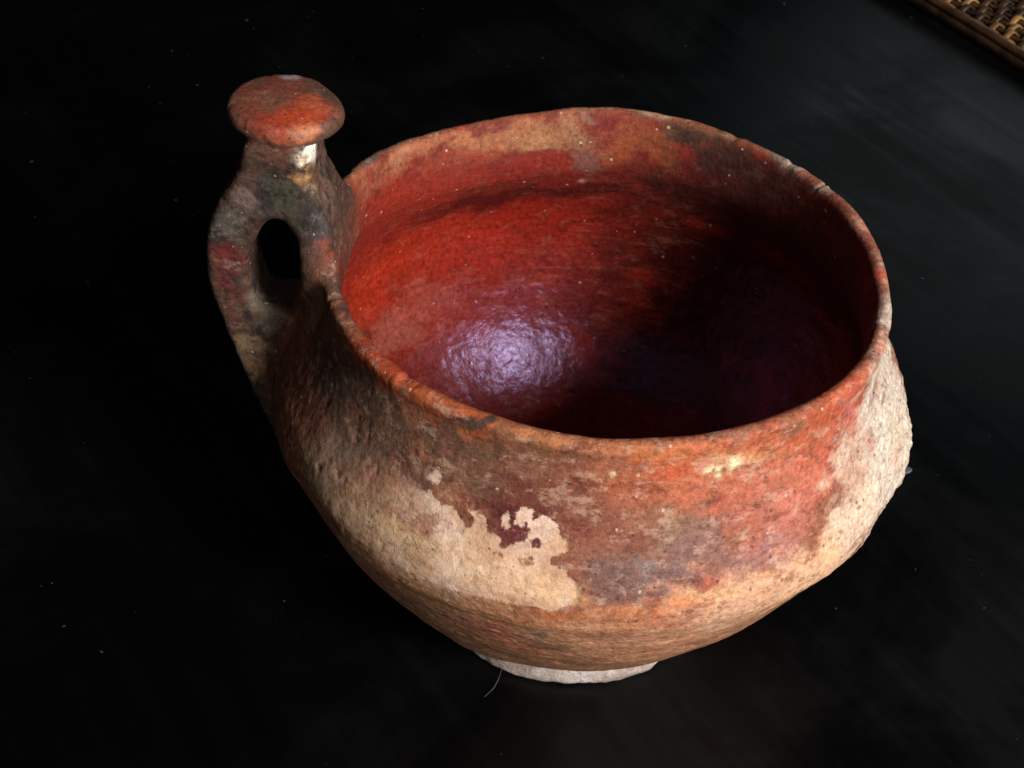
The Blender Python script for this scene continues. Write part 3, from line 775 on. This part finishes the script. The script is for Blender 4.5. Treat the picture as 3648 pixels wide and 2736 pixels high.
def surface_nets(f, lo, hi, h):
    ax = [np.arange(lo[k], hi[k], h) for k in range(3)]
    n = [len(a) for a in ax]
    D = np.empty(n, np.float32)
    for i, x in enumerate(ax[0]):
        Y, Z = np.meshgrid(ax[1], ax[2], indexing='ij')
        D[i] = f(np.stack([np.full(Y.size, x), Y.ravel(), Z.ravel()], 1)).reshape(Y.shape)
    B = D < 0
    acc = np.zeros([k - 1 for k in n] + [3], np.float32); cnt = np.zeros([k - 1 for k in n], np.float32)
    c = [slice(0, -1), slice(1, None)]
    for axis in range(3):
        o1, o2 = [k for k in range(3) if k != axis]
        for u in (0, 1):
            for v in (0, 1):
                sa = [None] * 3; sa[o1] = c[u]; sa[o2] = c[v]; sb = list(sa); sa[axis] = c[0]; sb[axis] = c[1]
                a, b = D[tuple(sa)], D[tuple(sb)]
                x = (a < 0) != (b < 0)
                t = np.where(x, a / (a - b + 1e-12), 0)
                acc[..., axis] += np.where(x, t, 0); acc[..., o1] += np.where(x, u, 0); acc[..., o2] += np.where(x, v, 0)
                cnt += x
    m = cnt > 0
    idx = np.full(m.shape, -1, np.int64); idx[m] = np.arange(m.sum())
    I = np.argwhere(m)
    V = np.array(lo) + (I + acc[m] / cnt[m][:, None]) * h
    F = []
    for axis in range(3):
        o1, o2 = [(1, 2), (2, 0), (0, 1)][axis]
        sa = [slice(None)] * 3; sb = list(sa); sa[axis] = c[0]; sb[axis] = c[1]
        a, b = B[tuple(sa)], B[tuple(sb)]
        E = np.argwhere(a != b)
        ok = (E[:, o1] > 0) & (E[:, o2] > 0) & (E[:, o1] < n[o1] - 1) & (E[:, o2] < n[o2] - 1)
        E = E[ok]
        flip = ~a[tuple(E.T)]
        def at(d1, d2):
            q = E.copy(); q[:, o1] += d1; q[:, o2] += d2
            return idx[tuple(q.T)]
        q = np.stack([at(-1, -1), at(0, -1), at(0, 0), at(-1, 0)], 1)
        q[flip] = q[flip][:, ::-1]
        F.append(q)
    return V, np.concatenate(F)

def build_handle():
    V, F = surface_nets(joined_sd, (-1.42, -0.52, -1.04), (-0.80, 0.52, 0.53), 0.0075)
    for _ in range(3):
        e = 0.002
        g = np.stack([joined_sd(V + e * np.eye(3)[k]) - joined_sd(V - e * np.eye(3)[k]) for k in range(3)], 1) / (2 * e)
        d = joined_sd(V)
        V = V - np.clip(d / ((g * g).sum(1) + .05), -.006, .006)[:, None] * g
    dh = handle_sd(V)
    keepv = dh < 0.97 * FILLET
    F = F[keepv[F].all(1)]
    used = np.unique(F); mp = np.full(len(V), -1); mp[used] = np.arange(len(used))
    V = V[used]; F = mp[F]; dh = dh[used]
    N = vnormals(V, F)
    z, r, th = cup_unwarp(V)
    inside = sstep(.968, .945, r) * sstep(.03, -.03, z) * sstep(0.01, .05, dh)
    hand = sstep(0.06, 0.0, dh)
    C, g, fl = paint(V, inside, hand)
    g = np.maximum(g, .50 * sstep(.40, .44, V[:, 2]))
    rel = relief(V, inside, np.zeros(len(V))) + hand * sstep(.42, .38, V[:, 2]) * fbm(V, 26, 3, .6, 77) * .0035
    V = V + N * (rel + 0.0012)[:, None]
    N = vnormals(V, F)
    zc = V[F][:, :, 2].mean(1); rr = np.hypot(V[F][:, :, 0].mean(1) - KC[0], V[F][:, :, 1].mean(1) - KC[1])
    isk = zc > 0.418 - 0.12 * (rr - .15)
    V = V.copy(); V[:, 2] += Z0
    parent = cup; out = []
    for nm, sel in (('handle', ~isk), ('knob', isk)):
        f = F[sel]; u = np.unique(f); mp = np.full(len(V), -1); mp[u] = np.arange(len(u))
        o = make_mesh(nm, V[u] * S, mp[f], CLAY, parent, normals=N[u])
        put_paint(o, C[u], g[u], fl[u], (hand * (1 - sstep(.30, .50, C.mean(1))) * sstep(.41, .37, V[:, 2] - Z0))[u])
        parent = o; out.append(o)
    return out
handle, knob = build_handle()

def build_foot():
    prof = np.array([(0.0, .004), (0.0, .30), (0.0, .51), (.008, .541), (.03, .552), (.07, .553), (.11, .545), (.135, .51), (.14, .3), (.14, .004)])
    p, s = spline(prof, 90)
    n = 420
    th = np.linspace(0, 2 * np.pi, n, endpoint=False)
    Z, T = np.meshgrid(p[:, 0], th, indexing='ij'); R = np.repeat(p[:, 1][:, None], n, 1)
    k = sstep(.3, .52, R)
    q = np.stack([np.cos(T).ravel(), np.sin(T).ravel(), Z.ravel() * 3], 1)
    R = R * (1 + (0.022 * fbm(q, 2.3, 3, .5, 3) + .012 * fbm(q, 14, 4, .6, 4)).reshape(R.shape) * k)
    lift = (np.clip(fbm(q, 5, 3, .5, 8), 0, 1).reshape(R.shape) * .03) * k * sstep(.05, .0, Z)
    V = np.stack([R * np.cos(T) - .018, R * np.sin(T), Z + lift], -1).reshape(-1, 3)
    i = np.arange(len(p) - 1)[:, None] * n; j = np.arange(n)[None]; j2 = (j + 1) % n
    F = np.stack([i + j, i + j2, i + n + j2, i + n + j], -1).reshape(-1, 4)
    o = make_mesh('foot', V * S, F, foot_material(), cup)
    o['label'] = 'pale grey worn foot ring'
    return o
build_foot()

# ------------------------------------------------------------------ woven tray in the far corner
def tube(path, ra, rb, up, nseg=10, cap=True):
    """elliptic tube along path (n,3): ra sideways, rb along up; both may be arrays"""
    path = np.asarray(path, float); n = len(path)
    t = np.gradient(path, axis=0); t /= np.linalg.norm(t, axis=1)[:, None]
    side = np.cross(t, up); side /= np.linalg.norm(side, axis=1)[:, None]
    upv = np.cross(side, t)
    a = np.linspace(0, 2 * np.pi, nseg, endpoint=False)
    ra = np.broadcast_to(ra, n); rb = np.broadcast_to(rb, n)
    V = path[:, None] + side[:, None] * (np.cos(a)[None, :, None] * ra[:, None, None]) + upv[:, None] * (np.sin(a)[None, :, None] * rb[:, None, None])
    V = V.reshape(-1, 3)
    i = np.arange(n - 1)[:, None] * nseg; j = np.arange(nseg)[None]; j2 = (j + 1) % nseg
    F = np.stack([i + j, i + j2, i + nseg + j2, i + nseg + j], -1).reshape(-1, 4)
    V = np.concatenate([V, path[:1], path[-1:]])
    c0 = [(len(V) - 2, k, (k + 1) % nseg, len(V) - 2) for k in range(nseg)]
    return V, F
def build_tray():
    tray = bpy.data.objects.new('woven_tray', None); col.objects.link(tray)
    tray['label'] = 'dark brown woven wicker tray in the far right corner of the table'
    tray['category'] = 'tray'
    tray.empty_display_size = .05
    org = np.array((1.86, 5.74, 0.0)); u = np.array((.580, -.815, 0.0)); v = np.array((.815, .580, 0.0)); up = np.array((0, 0, 1.0))
    dark = plain('dark_wicker_rail', (.020, .010, .005), (.055, .026, .012), 60, .42)
    cane = plain('golden_brown_cane', (.10, .045, .014), (.34, .18, .060), 45, .38)
    cane_dark = plain('smoked_cane', (.018, .010, .006), (.07, .035, .014), 45, .42)
    rng = np.random.RandomState(5)
    L0, L1, D0, D1 = -1.6, 2.2, 0.0, 2.4
    def add(nm, path, ra, rb, mat, nseg=10):
        V, F = tube(path, ra, rb, up, nseg)
        return make_mesh(nm, V * S, F, mat, tray)
    # border rails: a square-ish rail of two stacked rods on each side
    corners = [(L0, D0), (L1, D0), (L1, D1), (L0, D1)]
    for k in range(4):
        a, b = np.array(corners[k], float), np.array(corners[(k + 1) % 4], float)
        t = np.linspace(0, 1, 60)[:, None]
        e = (b - a) / np.linalg.norm(b - a) * .05
        q = (a - e) + (b - a + 2 * e) * t
        wob = fbm(np.concatenate([q, q[:, :1] * 0 + k], 1), 3.0, 2, .5, 90 + k) * .008
        base = org + q[:, :1] * u + q[:, 1:] * v
        add('rail', base + up * (.048 + wob[:, None]), .040, .046, dark, 12)
        add('rail', base + up * (.100 + wob[:, None]), .030, .026, dark, 12)
        inn = np.array((0, 1)) if k == 0 else np.array((-1, 0)) if k == 1 else np.array((0, -1)) if k == 2 else np.array((1, 0))
        add('binding_cane', base + (inn[0] * u + inn[1] * v) * .052 + up * (.088 + wob[:, None]), .015, .015, cane, 8)
    # stakes run along the rail, weavers cross over and under them
    pitch = 0.100
    ns = int((D1 - .1) / pitch)
    for i in range(ns):
        d = .10 + i * pitch
        s = np.linspace(L0 + .03, L1 - .03, 40)[:, None]
        add('stake', org + s * u + d * v + up * (.042 + 0 * s), .018, .015, cane_dark, 8)
    wp = 0.070; nw = int((L1 - L0 - .1) / wp)
    for i in range(nw):
        s = L0 + .08 + i * wp
        d = np.linspace(D0 + .03, D1 - .03, 200)
        ph = math.pi * (i % 2)
        zz = .044 + .028 * np.cos((d - .10) / pitch * math.pi + ph) + rng.uniform(-.004, .004)
        ss = s + .008 * np.sin(d * 9 + rng.uniform(0, 6)) 
        path = org + ss[:, None] * u + d[:, None] * v + zz[:, None] * up
        add('weaver', path, (.027 + rng.uniform(-.003, .003)), .010, cane if rng.rand() < .6 else cane_dark, 8)
    return tray
build_tray()

# ------------------------------------------------------------------ small things on the table
def blob(name, loc, r, squash, mat, seed, label, category, group=None):
    """an uneven crumb"""
    nu, nv = 14, 8
    V = [(0, 0, 1.0)] 
    for i in range(1, nv):
        a = math.pi * i / nv
        for j in range(nu):
            b = 2 * math.pi * j / nu
            V.append((math.sin(a) * math.cos(b), math.sin(a) * math.sin(b), math.cos(a)))
    V.append((0, 0, -1.0)); V = np.array(V)
    V = V * (1 + 0.35 * fbm(V, 1.7, 2, .5, seed))[:, None]
    V[:, 2] *= squash; V[:, 0] *= 1.25
    V *= r; V[:, 2] -= V[:, 2].min()
    F = []
    for j in range(nu): F.append((0, 1 + j, 1 + (j + 1) % nu))
    for i in range(nv - 2):
        for j in range(nu):
            a = 1 + i * nu + j; b = 1 + i * nu + (j + 1) % nu
            F += [(a, a + nu, b + nu), (a, b + nu, b)]
    e = len(V) - 1
    for j in range(nu): F.append((e, e - nu + (j + 1) % nu, e - nu + j))
    o = make_mesh(name, V * S, F, mat)
    o.location = (loc[0] * S, loc[1] * S, 0.0002)
    o.rotation_euler = (0, 0, seed * 1.3)
    o['label'] = label; o['category'] = category
    if group: o['group'] = group
    return o
crumb_mat = plain('grey_crumb', (.05, .065, .08), (.10, .12, .14), 400, .9, .2)
blob('crumb', (1.415, .88), .022, .22, crumb_mat, 3, 'small blue-grey crumb on the table beside the right side of the cup', 'crumb')

def fibre(name, pts, r, mat, label):
    P = np.array(pts, float)
    t = np.arange(len(P)); tt = np.linspace(0, len(P) - 1, 40)
    Q = np.stack([np.interp(tt, t, P[:, k]) for k in range(3)], 1)
    for _ in range(12): Q[1:-1] = (Q[:-2] + Q[1:-1] * 2 + Q[2:]) / 4
    V, F = tube(Q, r, r, np.array((0.02, 0.03, 1.0)), 6)
    o = make_mesh(name, V * S, F, mat)
    o['label'] = label; o['category'] = 'fibre'
    return o
fibre_mat = plain('pale_fibre', (.05, .05, .055), (.09, .09, .10), 300, .8, .2)
fibre('lint_fibre', [(-.24, -.50, .006), (-.245, -.56, .02), (-.26, -.60, .010), (-.29, -.64, .006)], .0013, fibre_mat,
      'fine pale curved hair lying on the black table below the foot of the cup')

def build_dust():
    rng = np.random.RandomState(11)
    V = []; F = []
    for k in range(520):
        x = rng.uniform(-4.6, 3.6); y = rng.uniform(-1.6, 6.2)
        if np.hypot(x, y) < .6: continue
        r = .0022 * math.exp(rng.normal(0, .6)); a0 = rng.uniform(0, 6.28)
        st = rng.uniform(1, 2.4) ; b = len(V)
        for h, s in ((.0015, 1.0), (.0015 + r * .5, .6)):
            for j in range(5):
                a = 6.2832 * j / 5
                px, py = math.cos(a) * r * s * st, math.sin(a) * r * s * rng.uniform(.6, 1.2)
                V.append((x + px * math.cos(a0) - py * math.sin(a0), y + px * math.sin(a0) + py * math.cos(a0), h))
        for j in range(5): F.append((b + j, b + (j + 1) % 5, b + 5 + (j + 1) % 5, b + 5 + j))
        F.append((b + 5, b + 6, b + 7, b + 8)); F.append((b + 5, b + 8, b + 9, b + 5))
    F = [f for f in F]
    me = bpy.data.meshes.new('dust')
    me.from_pydata([tuple(c * S for c in v) for v in V], [], [tuple(dict.fromkeys(f)) for f in F])
    me.materials.append(plain('grey_dust', (.012, .015, .018), (.045, .05, .055), 300, .9, .1))
    o = bpy.data.objects.new('dust', me); col.objects.link(o)
    o['kind'] = 'stuff'; o['label'] = 'scattered specks of dust on the black table'; o['category'] = 'dust'
build_dust()
